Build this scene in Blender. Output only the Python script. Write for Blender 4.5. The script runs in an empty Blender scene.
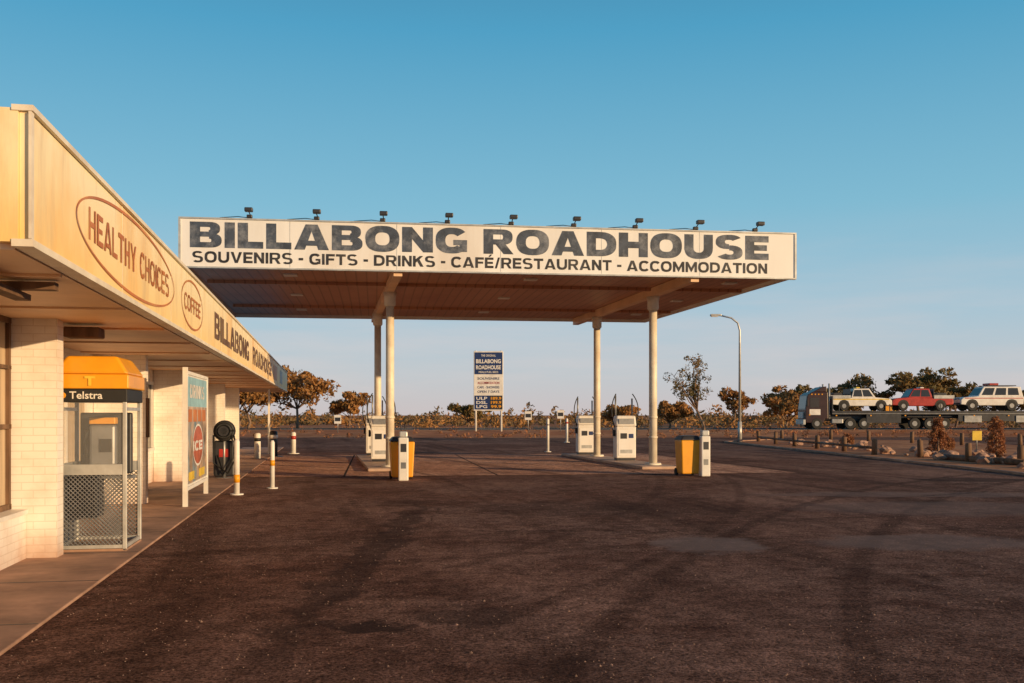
import bpy, bmesh, math, random
from mathutils import Vector, Matrix, noise as mnoise
R = random.Random(7)
scene = bpy.context.scene
col = scene.collection
rad = math.radians

# ------------------------------------------------------------------ materials
def base_mat(name):
    m = bpy.data.materials.new(name); m.use_nodes = True
    nt = m.node_tree; b = nt.nodes["Principled BSDF"]
    return m, nt, b
def noise_node(nt, scale, detail=5, rough=.6, coord='Object', vec=None, stretch=None, rot=0.):
    n = nt.nodes.new("ShaderNodeTexNoise"); n.inputs["Scale"].default_value = scale
    n.inputs["Detail"].default_value = detail; n.inputs["Roughness"].default_value = rough
    if vec is None:
        tc = nt.nodes.new("ShaderNodeTexCoord"); vec = tc.outputs[coord]
    if rot:
        mp = nt.nodes.new("ShaderNodeMapping"); mp.inputs["Rotation"].default_value = (0,0,rot)
        nt.links.new(vec, mp.inputs["Vector"]); vec = mp.outputs["Vector"]
    if stretch:
        mp = nt.nodes.new("ShaderNodeMapping"); mp.inputs["Scale"].default_value = stretch
        nt.links.new(vec, mp.inputs["Vector"]); vec = mp.outputs["Vector"]
    nt.links.new(vec, n.inputs["Vector"]); return n
def ramp(nt, src, p0, p1, c0=(0,0,0,1), c1=(1,1,1,1)):
    r = nt.nodes.new("ShaderNodeValToRGB")
    r.color_ramp.elements[0].position = p0; r.color_ramp.elements[1].position = p1
    r.color_ramp.elements[0].color = c0; r.color_ramp.elements[1].color = c1
    nt.links.new(src, r.inputs["Fac"]); return r
def mul(nt, a, k, op='MULTIPLY'):
    m = nt.nodes.new("ShaderNodeMath"); m.operation = op
    nt.links.new(a, m.inputs[0])
    if hasattr(k, "is_linked"): nt.links.new(k, m.inputs[1])
    else: m.inputs[1].default_value = k
    return m.outputs[0]
def mix(nt, fac, a, b, mode='MIX'):
    m = nt.nodes.new("ShaderNodeMix"); m.data_type = 'RGBA'; m.blend_type = mode
    for s, k in ((fac, 0), (a, 6), (b, 7)):
        if hasattr(s, "is_linked"): nt.links.new(s, m.inputs[k])
        elif k == 0: m.inputs[0].default_value = s
        else: m.inputs[k].default_value = (*s, 1) if len(s) == 3 else s
    return m.outputs[2]
def bump(nt, b, src, strength=.3, dist=.02):
    n = nt.nodes.new("ShaderNodeBump"); n.inputs["Strength"].default_value = strength
    n.inputs["Distance"].default_value = dist
    nt.links.new(src, n.inputs["Height"]); nt.links.new(n.outputs[0], b.inputs["Normal"])
_cache = {}
def M(name, c, rough=.6, metal=0., var=.18, scale=3., dirt=None, dirtamt=.5, stretch=None, bmp=0.):
    if name in _cache: return _cache[name]
    m, nt, b = base_mat(name)
    b.inputs["Roughness"].default_value = rough; b.inputs["Metallic"].default_value = metal
    n = noise_node(nt, scale, 4, stretch=stretch)
    r = ramp(nt, n.outputs[0], .3, .7)
    dk = tuple(x*(1-var*2) for x in c); lt = tuple(min(1, x*(1+var*.6)) for x in c)
    out = mix(nt, r.outputs[0], dk, lt)
    if dirt:
        n2 = noise_node(nt, scale*.6, detail=6, rough=.7, stretch=stretch)
        r2 = ramp(nt, n2.outputs[0], .48, .72)
        out = mix(nt, mul(nt, r2.outputs[0], dirtamt), out, dirt)
    nt.links.new(out, b.inputs["Base Color"])
    if bmp: bump(nt, b, n.outputs[0], bmp, .02)
    _cache[name] = m; return m

white = M("white_paint", (.80,.77,.72), .5, var=.08, dirt=(.5,.38,.28), dirtamt=.3)
signwhite = M("sign_white", (.84,.83,.81), .5, var=.06, scale=.8, dirt=(.55,.45,.36), dirtamt=.45, stretch=(1,1,.22))
cream = M("cream_paint", (.80,.72,.58), .5, var=.08, dirt=(.42,.25,.14), dirtamt=.4)
awn = M("awning_lining", (.90,.60,.37), .55, var=.1, scale=.8, dirt=(.55,.30,.16), dirtamt=.5)
black = M("black_rubber", (.02,.02,.02), .6)
darkm = M("dark_metal", (.05,.05,.055), .45, .3)
grey = M("grey_metal", (.35,.35,.35), .45, .6)
lgrey = M("light_grey_metal", (.55,.55,.53), .4, .3)
orange = M("orange_plastic", (.85,.37,.015), .45, var=.06, dirt=(.35,.17,.05), dirtamt=.3)
hood = M("orange_hood_plastic", (.85,.37,.015), .35, var=.06, dirt=(.45,.2,.04), dirtamt=.35)
red = M("red_paint", (.45,.04,.03), .4)
blue = M("navy_blue_paint", (.02,.04,.14), .4)
lblue = M("light_blue_poster", (.30,.55,.62), .4)
yellow = M("yellow_paint", (.8,.55,.05), .45)
orpaint = M("orange_lettering", (.55,.17,.03), .5, var=.15, scale=2, dirt=(.7,.42,.16), dirtamt=.45)
letter = M("worn_slate_lettering", (.065,.085,.125), .6, var=.3, scale=3, dirt=(.30,.32,.36), dirtamt=.85)
letter2 = M("black_lettering", (.025,.025,.03), .6, var=.2, scale=4, dirt=(.15,.14,.14), dirtamt=.5)
timber = M("weathered_timber", (.20,.11,.06), .8, var=.3, scale=6, stretch=(1,1,.2), bmp=.4)
concrete = M("concrete_path", (.46,.27,.18), .85, var=.25, scale=1.5, dirt=(.17,.085,.055), dirtamt=.75, bmp=.3)
island = M("island_concrete", (.60,.42,.31), .85, var=.2, scale=1.5, dirt=(.25,.14,.09), dirtamt=.5)
glassd = M("dark_window_glass", (.05,.045,.04), .12, var=.1)
curtain = M("curtain_fabric", (.55,.42,.28), .8, var=.2, scale=10, stretch=(1,1,.05))
bark = M("tree_bark", (.28,.18,.12), .9, var=.3, scale=4)
rockm = M("pale_rock", (.46,.28,.2), .9, var=.3, scale=3, bmp=.5)
pebm = M("gravel_stone", (.28,.18,.14), .9, var=.4, scale=.9)
tyre = M("tyre_rubber", (.025,.024,.023), .8)

def soffit_mat():
    m, nt, b = base_mat("canopy_soffit_sheet")
    b.inputs["Roughness"].default_value = .45
    tc = nt.nodes.new("ShaderNodeTexCoord")
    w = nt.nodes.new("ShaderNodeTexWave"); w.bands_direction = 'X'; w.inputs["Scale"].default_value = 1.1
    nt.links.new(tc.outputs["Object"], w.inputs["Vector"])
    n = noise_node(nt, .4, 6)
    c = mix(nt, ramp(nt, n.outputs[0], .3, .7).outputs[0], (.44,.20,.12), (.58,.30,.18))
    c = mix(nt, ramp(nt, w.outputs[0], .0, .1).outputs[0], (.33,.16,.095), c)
    nt.links.new(c, b.inputs["Base Color"]); bump(nt, b, w.outputs[0], .2, .02)
    return m
soffit = soffit_mat()

def fascia_mat():
    m, nt, b = base_mat("fascia_yellow_panel")
    b.inputs["Roughness"].default_value = .5
    n = noise_node(nt, .8, 6, .65, stretch=(1,1,.5)); n2 = noise_node(nt, 3., 6, .7, stretch=(1,1,.15))
    tc = nt.nodes.new("ShaderNodeTexCoord"); sx = nt.nodes.new("ShaderNodeSeparateXYZ")
    nt.links.new(tc.outputs["Object"], sx.inputs[0])
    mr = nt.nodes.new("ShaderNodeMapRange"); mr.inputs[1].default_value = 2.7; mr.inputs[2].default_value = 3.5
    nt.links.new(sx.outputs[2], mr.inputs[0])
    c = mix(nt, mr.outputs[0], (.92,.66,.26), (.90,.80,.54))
    c = mix(nt, ramp(nt, n.outputs[0], .5, .8).outputs[0], c, (.86,.47,.11))
    c = mix(nt, mul(nt, ramp(nt, n2.outputs[0], .5, .75).outputs[0], .65), c, (.55,.36,.18))
    nt.links.new(c, b.inputs["Base Color"]); return m
fasciam = fascia_mat()

def brick_mat():
    m, nt, b = base_mat("white_painted_brick")
    b.inputs["Roughness"].default_value = .6
    tc = nt.nodes.new("ShaderNodeTexCoord"); sx = nt.nodes.new("ShaderNodeSeparateXYZ"); cb = nt.nodes.new("ShaderNodeCombineXYZ")
    ad = nt.nodes.new("ShaderNodeMath"); nt.links.new(tc.outputs["Object"], sx.inputs[0])
    nt.links.new(sx.outputs[0], ad.inputs[0]); nt.links.new(sx.outputs[1], ad.inputs[1])
    nt.links.new(ad.outputs[0], cb.inputs[0]); nt.links.new(sx.outputs[2], cb.inputs[1])
    br = nt.nodes.new("ShaderNodeTexBrick"); br.inputs["Scale"].default_value = 1.
    br.inputs["Brick Width"].default_value = .24; br.inputs["Row Height"].default_value = .086
    br.inputs["Mortar Size"].default_value = .005
    br.inputs["Color1"].default_value = (.86,.82,.76,1); br.inputs["Color2"].default_value = (.83,.78,.71,1)
    br.inputs["Mortar"].default_value = (.72,.66,.59,1)
    nt.links.new(cb.outputs[0], br.inputs["Vector"])
    n = noise_node(nt, 1.5, 6)
    c = mix(nt, mul(nt, ramp(nt, n.outputs[0], .5, .8).outputs[0], .6), br.outputs[0], (.55,.38,.26))
    lo = nt.nodes.new("ShaderNodeMapRange"); lo.inputs[1].default_value=.45; lo.inputs[2].default_value=.0
    nt.links.new(sx.outputs[2], lo.inputs[0])
    c = mix(nt, mul(nt, mul(nt, lo.outputs[0], n.outputs[0]), 1.2), c, (.4,.2,.12))
    nt.links.new(c, b.inputs["Base Color"])
    inv = nt.nodes.new("ShaderNodeMath"); inv.operation = 'SUBTRACT'; inv.inputs[0].default_value = 1
    nt.links.new(br.outputs["Fac"], inv.inputs[1]); bump(nt, b, inv.outputs[0], .4, .006)
    return m
brick = brick_mat()

def asphalt_mat(name, c0, c1, c2, c3, joints=0, spots=(), cracks=True, tracks=.5, simple=False, arcs=()):
    m, nt, b = base_mat(name)
    b.inputs["Roughness"].default_value = .95
    b.inputs["Specular IOR Level"].default_value = .04
    tc = nt.nodes.new("ShaderNodeTexCoord"); ov = tc.outputs["Object"]
    big = noise_node(nt, .11, 4, .6, vec=ov); mid = noise_node(nt, .75, 5, .75, vec=ov)
    c = mix(nt, ramp(nt, big.outputs[0], .42, .58).outputs[0], c0, c1)
    c = mix(nt, ramp(nt, mid.outputs[0], .46, .62).outputs[0], c, c2)
    if simple:
        nt.links.new(c, b.inputs["Base Color"]); return m
    fine = noise_node(nt, 34., 3, .9, vec=ov); med = noise_node(nt, 5., 4, .8, vec=ov)
    streak = noise_node(nt, .9, 3, .6, vec=ov, stretch=(1., .055, 1), rot=rad(-13))
    mid2 = noise_node(nt, .28, 5, .7, vec=ov, stretch=(1,.6,1))
    c = mix(nt, mul(nt, ramp(nt, mid2.outputs[0], .49, .62).outputs[0], .8), c, c3)
    dark = tuple(x*.42 for x in c0)
    c = mix(nt, mul(nt, ramp(nt, streak.outputs[0], .52, .64).outputs[0], tracks), c, dark)
    for cx,cy,rr_,wd,k in arcs:
        ds = nt.nodes.new("ShaderNodeVectorMath"); ds.operation='DISTANCE'; ds.inputs[1].default_value=(cx,cy,0); nt.links.new(ov, ds.inputs[0])
        a = mul(nt, mul(nt, ds.outputs["Value"], rr_, 'SUBTRACT'), 0., 'ADD')
        ab_ = nt.nodes.new("ShaderNodeMath"); ab_.operation='ABSOLUTE'; nt.links.new(a, ab_.inputs[0])
        rr2 = ramp(nt, ab_.outputs[0], wd*.5, wd, (1,1,1,1), (0,0,0,1))
        c = mix(nt, mul(nt, mul(nt, rr2.outputs[0], mid.outputs[0]), k*2), c, dark)
    f = ramp(nt, fine.outputs[0], .38, .64, (.32,.30,.29,1), (1.8,1.72,1.66,1))
    c = mix(nt, 1., c, f.outputs[0], 'MULTIPLY')
    f = ramp(nt, med.outputs[0], .36, .66, (.60,.58,.56,1), (1.36,1.33,1.30,1))
    c = mix(nt, 1., c, f.outputs[0], 'MULTIPLY')
    dn = noise_node(nt, 1.2, 4, .7, vec=ov)
    vadd = nt.nodes.new("ShaderNodeVectorMath"); vadd.operation = 'MULTIPLY_ADD'
    vadd.inputs[1].default_value = (1.3,1.3,0); nt.links.new(dn.outputs["Color"], vadd.inputs[0]); nt.links.new(ov, vadd.inputs[2])
    vo = nt.nodes.new("ShaderNodeTexVoronoi"); vo.inputs["Scale"].default_value = .33
    nt.links.new(vadd.outputs[0], vo.inputs["Vector"])
    st = ramp(nt, vo.outputs["Distance"], .1, .24, (1,1,1,1), (0,0,0,1))
    c = mix(nt, mul(nt, st.outputs[0], .5), c, tuple(x*.3 for x in c0))
    for (sx_,sy_,rx,ry,cc,k) in spots:
        mp = nt.nodes.new("ShaderNodeMapping"); mp.vector_type='POINT'
        mp.inputs["Location"].default_value = (-(sx_+.65)/rx, -(sy_+.65)/ry, 0); mp.inputs["Scale"].default_value=(1/rx,1/ry,0)
        nt.links.new(vadd.outputs[0], mp.inputs["Vector"])
        ln = nt.nodes.new("ShaderNodeVectorMath"); ln.operation='LENGTH'; nt.links.new(mp.outputs[0], ln.inputs[0])
        rr = ramp(nt, ln.outputs["Value"], .7, 1., (1,1,1,1), (0,0,0,1))
        c = mix(nt, mul(nt, rr.outputs[0], k), c, cc)
    if cracks:
        vc = nt.nodes.new("ShaderNodeTexVoronoi"); vc.feature = 'DISTANCE_TO_EDGE'; vc.inputs["Scale"].default_value = .12
        nt.links.new(vadd.outputs[0], vc.inputs["Vector"])
        cr = ramp(nt, vc.outputs["Distance"], .0, .005, (1,1,1,1), (0,0,0,1))
        msk = ramp(nt, big.outputs[0], .44, .58)
        c = mix(nt, mul(nt, mul(nt, cr.outputs[0], msk.outputs[0]), .7), c, (.018,.012,.01))
    if joints:
        br = nt.nodes.new("ShaderNodeTexBrick"); br.offset = 0
        br.inputs["Scale"].default_value = 1; br.inputs["Brick Width"].default_value = 4; br.inputs["Row Height"].default_value = 3.3
        br.inputs["Mortar Size"].default_value = .03
        nt.links.new(ov, br.inputs["Vector"])
        c = mix(nt, br.outputs["Fac"], c, (.06,.04,.03))
    nt.links.new(c, b.inputs["Base Color"])
    add = nt.nodes.new("ShaderNodeMath"); add.operation = 'ADD'
    nt.links.new(fine.outputs[0], add.inputs[0]); nt.links.new(med.outputs[0], add.inputs[1])
    bump(nt, b, add.outputs[0], .5, .015)
    return m
DKS=(.035,.021,.017); LTS=(.24,.185,.165)
asphalt = asphalt_mat("forecourt_asphalt", (.165,.088,.064), (.215,.135,.108), (.115,.061,.045), (.29,.175,.135), tracks=.6,
    arcs=((45,-6,44.5,.16,.55),(45,-6,46.3,.16,.55),(-40,30,44,.14,.4),(-40,30,45.7,.14,.4),(20,-30,46,.2,.35),(20,-30,47.8,.2,.35)),
    spots=((-1.1,7.4,.38,.28,DKS,.8),(-.3,7.9,.5,.4,DKS,.5),(2.4,12.3,.7,.9,LTS,.6),(5.2,12.5,1.6,.9,LTS,.5),(11.4,24.5,1.6,.9,DKS,.7),(-1.6,12,.3,7,DKS,.55),(1.5,17,2.5,1.6,DKS,.35),(7.5,17,3,1.5,LTS,.35),(8,20,3.5,.7,LTS,.4)))
slabm = asphalt_mat("concrete_slab_oily", (.50,.29,.205), (.60,.37,.27), (.34,.19,.135), (.64,.41,.30), joints=1, cracks=False, tracks=.7)
roadm = asphalt_mat("highway_asphalt", (.08,.066,.058), (.10,.08,.07), (.065,.052,.045), (.1,.08,.07), simple=True)
dirt = asphalt_mat("red_dirt", (.46,.19,.095), (.58,.28,.14), (.34,.145,.07), (.5,.22,.11), simple=True)

def leaf_mat(name, a, b_, c_):
    m, nt, b = base_mat(name)
    b.inputs["Roughness"].default_value = .65
    n = noise_node(nt, .45, 2); n2 = noise_node(nt, 2.5, 2)
    c = mix(nt, ramp(nt, n.outputs[0], .35, .65).outputs[0], a, b_)
    c = mix(nt, ramp(nt, n2.outputs[0], .5, .7).outputs[0], c, c_)
    nt.links.new(c, b.inputs["Base Color"])
    tr_ = nt.nodes.new("ShaderNodeBsdfTranslucent"); nt.links.new(c, tr_.inputs[0])
    ms = nt.nodes.new("ShaderNodeMixShader"); ms.inputs[0].default_value=.25
    out = nt.nodes["Material Output"]
    nt.links.new(b.outputs[0], ms.inputs[1]); nt.links.new(tr_.outputs[0], ms.inputs[2]); nt.links.new(ms.outputs[0], out.inputs[0])
    return m
leafA = leaf_mat("gum_leaves", (.11,.10,.035), (.23,.15,.045), (.32,.16,.045))
leafD = leaf_mat("orange_lit_gum_leaves", (.34,.17,.05), (.46,.21,.06), (.20,.13,.045))  # low orange sunlight on the gums is painted into this leaf colour
leafB = leaf_mat("scrub_leaves", (.12,.10,.045), (.24,.15,.06), (.34,.16,.06))
leafC = leaf_mat("dry_shrub_leaves", (.36,.13,.055), (.24,.11,.05), (.42,.2,.08))

# ------------------------------------------------------------------ geometry helpers
def empty(name, loc=(0,0,0), rz=0.):
    o = bpy.data.objects.new(name, None); o.location = loc; o.rotation_euler = (0,0,rz)
    o.empty_display_size = .3; col.objects.link(o); return o
def mesh(name, verts, faces, mats, parent=None, mi=None, smooth=False, bev=0.):
    me = bpy.data.meshes.new(name); me.from_pydata([tuple(v) for v in verts], [], faces)
    if not isinstance(mats, (list, tuple)): mats = [mats]
    for m in mats: me.materials.append(m)
    if mi: me.polygons.foreach_set("material_index", mi)
    if smooth: me.polygons.foreach_set("use_smooth", [True]*len(me.polygons))
    me.update(); o = bpy.data.objects.new(name, me); col.objects.link(o)
    if parent: o.parent = parent
    if bev:
        b = o.modifiers.new("bevel", 'BEVEL'); b.width = bev; b.segments = 2; b.limit_method = 'ANGLE'
    return o
BF = [(0,3,2,1),(4,5,6,7),(0,1,5,4),(1,2,6,5),(2,3,7,6),(3,0,4,7)]
def bv(x0,x1,y0,y1,z0,z1):
    return [(x0,y0,z0),(x1,y0,z0),(x1,y1,z0),(x0,y1,z0),(x0,y0,z1),(x1,y0,z1),(x1,y1,z1),(x0,y1,z1)]
def box(name, x0,x1,y0,y1,z0,z1, mat, parent=None, bev=0.):
    return mesh(name, bv(x0,x1,y0,y1,z0,z1), BF, mat, parent, bev=bev)
def boxes(name, lst, mat, parent=None, bev=0.):
    V=[];F=[]
    for b in lst:
        o=len(V); V+=bv(*b); F+=[tuple(i+o for i in f) for f in BF]
    return mesh(name, V, F, mat, parent, bev=bev)
def prism(name, poly, z0, z1, mat, parent=None, bev=0., poly_top=None):
    n=len(poly); pt=poly_top or poly
    V=[(x,y,z0) for x,y in poly]+[(x,y,z1) for x,y in pt]
    F=[tuple(range(n))[::-1], tuple(range(n,2*n))]+[(i,(i+1)%n,n+(i+1)%n,n+i) for i in range(n)]
    return mesh(name,V,F,mat,parent,bev=bev)
def tube_data(pts, radii, n=10):
    V=[];F=[]; pts=[Vector(p) for p in pts]
    if not isinstance(radii,(list,tuple)): radii=[radii]*len(pts)
    prev=None
    for i,p in enumerate(pts):
        d=(pts[min(i+1,len(pts)-1)]-pts[max(i-1,0)]).normalized()
        a=Vector((0,0,1)) if abs(d.z)<.9 else Vector((1,0,0))
        if prev is not None: a=prev
        s=d.cross(a)
        if s.length<1e-4: s=d.cross(Vector((0,1,0)))
        s.normalize(); t=s.cross(d).normalized(); prev=t
        for k in range(n):
            an=2*math.pi*k/n; V.append(p+(s*math.cos(an)+t*math.sin(an))*radii[i])
    for i in range(len(pts)-1):
        for k in range(n):
            F.append((i*n+k,i*n+(k+1)%n,(i+1)*n+(k+1)%n,(i+1)*n+k))
    F.append(tuple(range(n))[::-1]); F.append(tuple((len(pts)-1)*n+k for k in range(n)))
    return V,F
def tubes(name, lst, mat, parent=None, n=10, smooth=True):
    V=[];F=[]
    for pts,r in lst:
        v,f=tube_data(pts,r,n); o=len(V); V+=v; F+=[tuple(i+o for i in q) for q in f]
    o=mesh(name,V,F,mat,parent)
    for p in o.data.polygons: p.use_smooth = smooth and len(p.vertices)==4
    return o
def fix_normals(o):
    bm=bmesh.new(); bm.from_mesh(o.data); bmesh.ops.recalc_face_normals(bm,faces=bm.faces); bm.to_mesh(o.data); bm.free()
def text(name, s, o, r, w, h, mat, parent, bold=.02, ext=.012, spacing=1.0):
    cu=bpy.data.curves.new(name,'FONT'); cu.body=s; cu.size=1; cu.offset=bold; cu.space_character=spacing; cu.resolution_u=3
    ob=bpy.data.objects.new(name,cu); col.objects.link(ob)
    bpy.context.view_layer.update()
    me=bpy.data.meshes.new_from_object(ob.evaluated_get(bpy.context.evaluated_depsgraph_get()))
    bpy.data.objects.remove(ob); bpy.data.curves.remove(cu)
    xs=[v.co.x for v in me.vertices]; ys=[v.co.y for v in me.vertices]
    x0,x1,y0,y1=min(xs),max(xs),min(ys),max(ys)
    o=Vector(o); r=Vector(r).normalized(); up=Vector((0,0,1)); nrm=r.cross(up)
    V=[];F=[]
    for v in me.vertices: V.append(o+r*((v.co.x-x0)/(x1-x0)*w)+up*((v.co.y-y0)/(y1-y0)*h)+nrm*ext)
    F=[tuple(p.vertices) for p in me.polygons]
    bpy.data.meshes.remove(me)
    return mesh(name,V,F,mat,parent)
def heavy_text(name, s, o, r, w, h, mat, parent, ext=.004, sv=.36, sh=.25, gap=.13, space=.42):
    ty=sh
    def rect(x0,x1,y0,y1): return [[(x0,y0),(x1,y0),(x1,y1),(x0,y1)]]
    def arc(cx,cy,rx,ry,tx,ty,a0,a1,n=20,p=2.5):
        out=[]
        def pt(a,ax,ay):
            c,s_=math.cos(a),math.sin(a)
            return (cx+ax*math.copysign(abs(c)**(2/p),c), cy+ay*math.copysign(abs(s_)**(2/p),s_))
        for i in range(n):
            A=rad(a0+(a1-a0)*i/n); B=rad(a0+(a1-a0)*(i+1)/n)
            out.append([pt(A,rx-tx,ry-ty),pt(A,rx,ry),pt(B,rx,ry),pt(B,rx-tx,ry-ty)])
        return out
    def glyph(c):
        E=rect(0,sv,0,1)+rect(sv,1.0,0,sh)+rect(sv,.93,.5-sh*.45,.5+sh*.45)+rect(sv,1.0,1-sh,1)
        if c=='I': return rect(0,sv,0,1),sv
        if c=='L': return rect(0,sv,0,1)+rect(sv,.95,0,sh),.95
        if c=='E': return E,1.0
        if c=='É': return E+[[(.4,1.06),(.6,1.06),(.85,1.28),(.6,1.28)]],1.0
        if c=='F': return rect(0,sv,0,1)+rect(sv,.9,.5-sh*.45,.5+sh*.45)+rect(sv,.98,1-sh,1),.95
        if c=='T': return rect(0,1.1,1-sh,1)+rect(.55-sv/2,.55+sv/2,0,1-sh),1.1
        if c=='Y': return [[(0,1),(sv+.02,1),(.6,.55),(.6,.38),(.6-sv/2,.4)],[(1.2,1),(1.18-sv,1),(.6,.55),(.6,.38),(.6+sv/2,.4)]]+rect(.6-sv/2,.6+sv/2,0,.4),1.2
        if c=='H': return rect(0,sv,0,1)+rect(sv,.82,.5-sh/2,.5+sh/2)+rect(.82,.82+sv,0,1),.82+sv
        if c=='N': return rect(0,sv,0,1)+rect(.82,.82+sv,0,1)+[[(sv,1),(sv,1-.4*(sv/.36)-.05),(.82,0),(.82,.4*(sv/.36)+.05)]],.82+sv
        if c=='M':
            W_=1.4; k=sv*1.25
            return rect(0,sv,0,1)+rect(W_-sv,W_,0,1)+[[(sv,1),(sv,1-k*1.1),(W_/2,0),(W_/2,k*1.1+.02)],[(W_-sv,1),(W_/2,k*1.1+.02),(W_/2,0),(W_-sv,1-k*1.1)]],W_
        if c=='A': return [[(0,0),(sv+.02,0),(.66,1-sh),(.66,1),(.66-sv*.6,1)],[(.66,1),(.66,1-sh),(1.30-sv,0),(1.32,0),(.66+sv*.6,1)]]+rect(.34,.98,.16,.16+sh*.75),1.32
        if c=='V': return [[(0,1),(sv+.02,1),(.62,sh),(.62,0),(.62-sv*.55,0)],[(.62,0),(.62,sh),(1.22-sv,1),(1.24,1),(.62+sv*.55,0)]],1.24
        if c=='K': return rect(0,sv,0,1)+[[(sv,.35),(sv,.35+sh*1.5),(.78,1),(1.15,1)],[(.45,.52),(.68,.75),(1.2,0),(.82,0)]],1.2
        if c=='U': return rect(0,sv,.45,1)+rect(1.2-sv,1.2,.45,1)+arc(.6,.45,.6,.47,sv,ty,180,360),1.2
        if c=='O': return arc(.66,.5,.66,.52,sv,ty,0,360,36),1.32
        if c=='C': return arc(.64,.5,.64,.52,sv,ty,38,322,30),1.18
        if c=='G': return arc(.64,.5,.64,.52,sv,ty,38,318,30)+rect(.70,1.24,.53-sh*.8,.53)+rect(1.24-sv*.78,1.24,.05,.528-sh*.8),1.26
        if c=='D': return rect(0,sv,0,1)+arc(.5,.5,.72,.5,sv,ty,-90,90)+rect(sv,.5,0,sh)+rect(sv,.5,1-sh,1),1.22
        if c=='B': return rect(0,sv,0,1)+arc(.72,.28,.46,.28,sv,sh*.8,-90,90,14)+arc(.70,.74,.42,.26,sv*.95,sh*.76,-90,90,14)+rect(sv,.72,0,sh*.8)+rect(sv,.70,1-sh*.76,1)+rect(sv,.71,.52-sh*.38,.52+sh*.38),1.18
        if c=='R': return rect(0,sv,0,1)+arc(.72,.69,.44,.31,sv,sh*.8,-90,90,14)+rect(sv,.72,1-sh*.8,1)+rect(sv,.72,.38,.38+sh*.8)+[[(.86-sv,.38),(.86,.42),(1.2,0),(1.18-sv,0)]],1.2
        if c=='S': return arc(.58,.72,.56,.30,sv,sh*.8,30,180,14)+arc(.58,.72,.56,.30,sv,sh*.8,180,270,8)+arc(.60,.28,.56,.30,sv,sh*.8,0,90,8)+arc(.60,.28,.56,.30,sv,sh*.8,-150,0,14),1.17
        if c=='-': return rect(0,.5,.36,.36+sh),.5
        if c=='/': return [[(0,-.02),(sv*.8,-.02),(.6,1.02),(.6-sv*.8,1.02)]],.6
        return [],space
    x=0; polys=[]
    for c in s:
        g,adv=glyph(c); polys+=[[(px+x,py) for px,py in q] for q in g]; x+=adv+gap
    x-=gap; o=Vector(o); r=Vector(r).normalized(); up=Vector((0,0,1)); nr=r.cross(up); V=[];F=[]
    for i,q in enumerate(polys):
        k=len(V); e=ext+.0012*(i%5)
        V+=[o+r*(px/x*w)+up*(py*h)+nr*e for px,py in q]; F.append(tuple(range(k,k+len(q))))
    return mesh(name,V,F,mat,parent)
def ellipse_ring(name, c, r, rx, rz, wdt, mat, parent, n=64):
    c=Vector(c); r=Vector(r).normalized(); up=Vector((0,0,1)); nm=r.cross(up); V=[];F=[]
    for i in range(n):
        a=2*math.pi*i/n
        V.append(c+r*rx*math.cos(a)+up*rz*math.sin(a)+nm*.008)
        V.append(c+r*(rx-wdt)*math.cos(a)+up*(rz-wdt)*math.sin(a)+nm*.008)
    for i in range(n):
        j=(i+1)%n; F.append((2*i,2*j,2*j+1,2*i+1))
    return mesh(name,V,F,mat,parent)

def leaves(V,F,c,rx,ry,rz,n,size,rng=R):
    for _ in range(n):
        while True:
            p=Vector((rng.uniform(-1,1),rng.uniform(-1,1),rng.uniform(-1,1)))
            if p.length<=1: break
        q=Vector((c[0]+p.x*rx,c[1]+p.y*ry,c[2]+p.z*rz))
        a=Vector((rng.gauss(0,1),rng.gauss(0,1),rng.gauss(0,1))).normalized()
        b=a.cross(Vector((rng.gauss(0,1),rng.gauss(0,1),rng.gauss(0,1)))).normalized()
        s=size*rng.uniform(.5,1.3); o=len(V)
        V += [q-a*s,q+b*s*.45,q+a*s,q-b*s*.45]; F.append((o,o+1,o+2,o+3))

def gum_tree(x,y,h,w,rng,mat=leafA,dens=1.,leaf=.2,lean=0.,nl=7,name="gum_tree",trunkr=.16,low=.3,flat=.7,cs=1.,twigs=4,tmin=.62):
    e=empty(name,(x,y,0)); tb=[]; V=[];F=[]
    base=Vector((0,0,0)); fork=Vector((lean*h*.35,rng.uniform(-.2,.2),h*low))
    tb.append(([base,(base+fork)/2+Vector((.05*h*rng.uniform(-1,1),0,0)),fork],[trunkr,trunkr*.85,trunkr*.7]))
    for i in range(nl):
        a=2*math.pi*i/nl+rng.uniform(-.4,.4); rr=w*.5*rng.uniform(.35,1.)
        tip=Vector((lean*h*.8+math.cos(a)*rr,math.sin(a)*rr,h*rng.uniform(tmin,.96)*(1-.25*rr/(w*.5))))
        midp=fork.lerp(tip,.5)+Vector((rng.uniform(-.1,.1)*w,rng.uniform(-.1,.1)*w,-.03*h))
        tb.append(([fork,midp,tip],[trunkr*.5,trunkr*.3,trunkr*.1]))
        for k in range(twigs):
            s=midp.lerp(tip,rng.uniform(.1,1.)); d=Vector((rng.uniform(-1,1),rng.uniform(-1,1),rng.uniform(-.2,.8)))*w*.17
            t=s+d; tb.append(([s,(s+t)/2+Vector((0,0,.04*h)),t],[trunkr*.2,trunkr*.13,trunkr*.05]))
            cr=w*rng.uniform(.06,.15)*cs
            leaves(V,F,t,cr*1.25,cr*1.25,cr*flat,int(90*dens),leaf,rng)
    tubes("trunk",tb,bark,e,6); mesh("foliage",V,F,mat,e); return e

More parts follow.
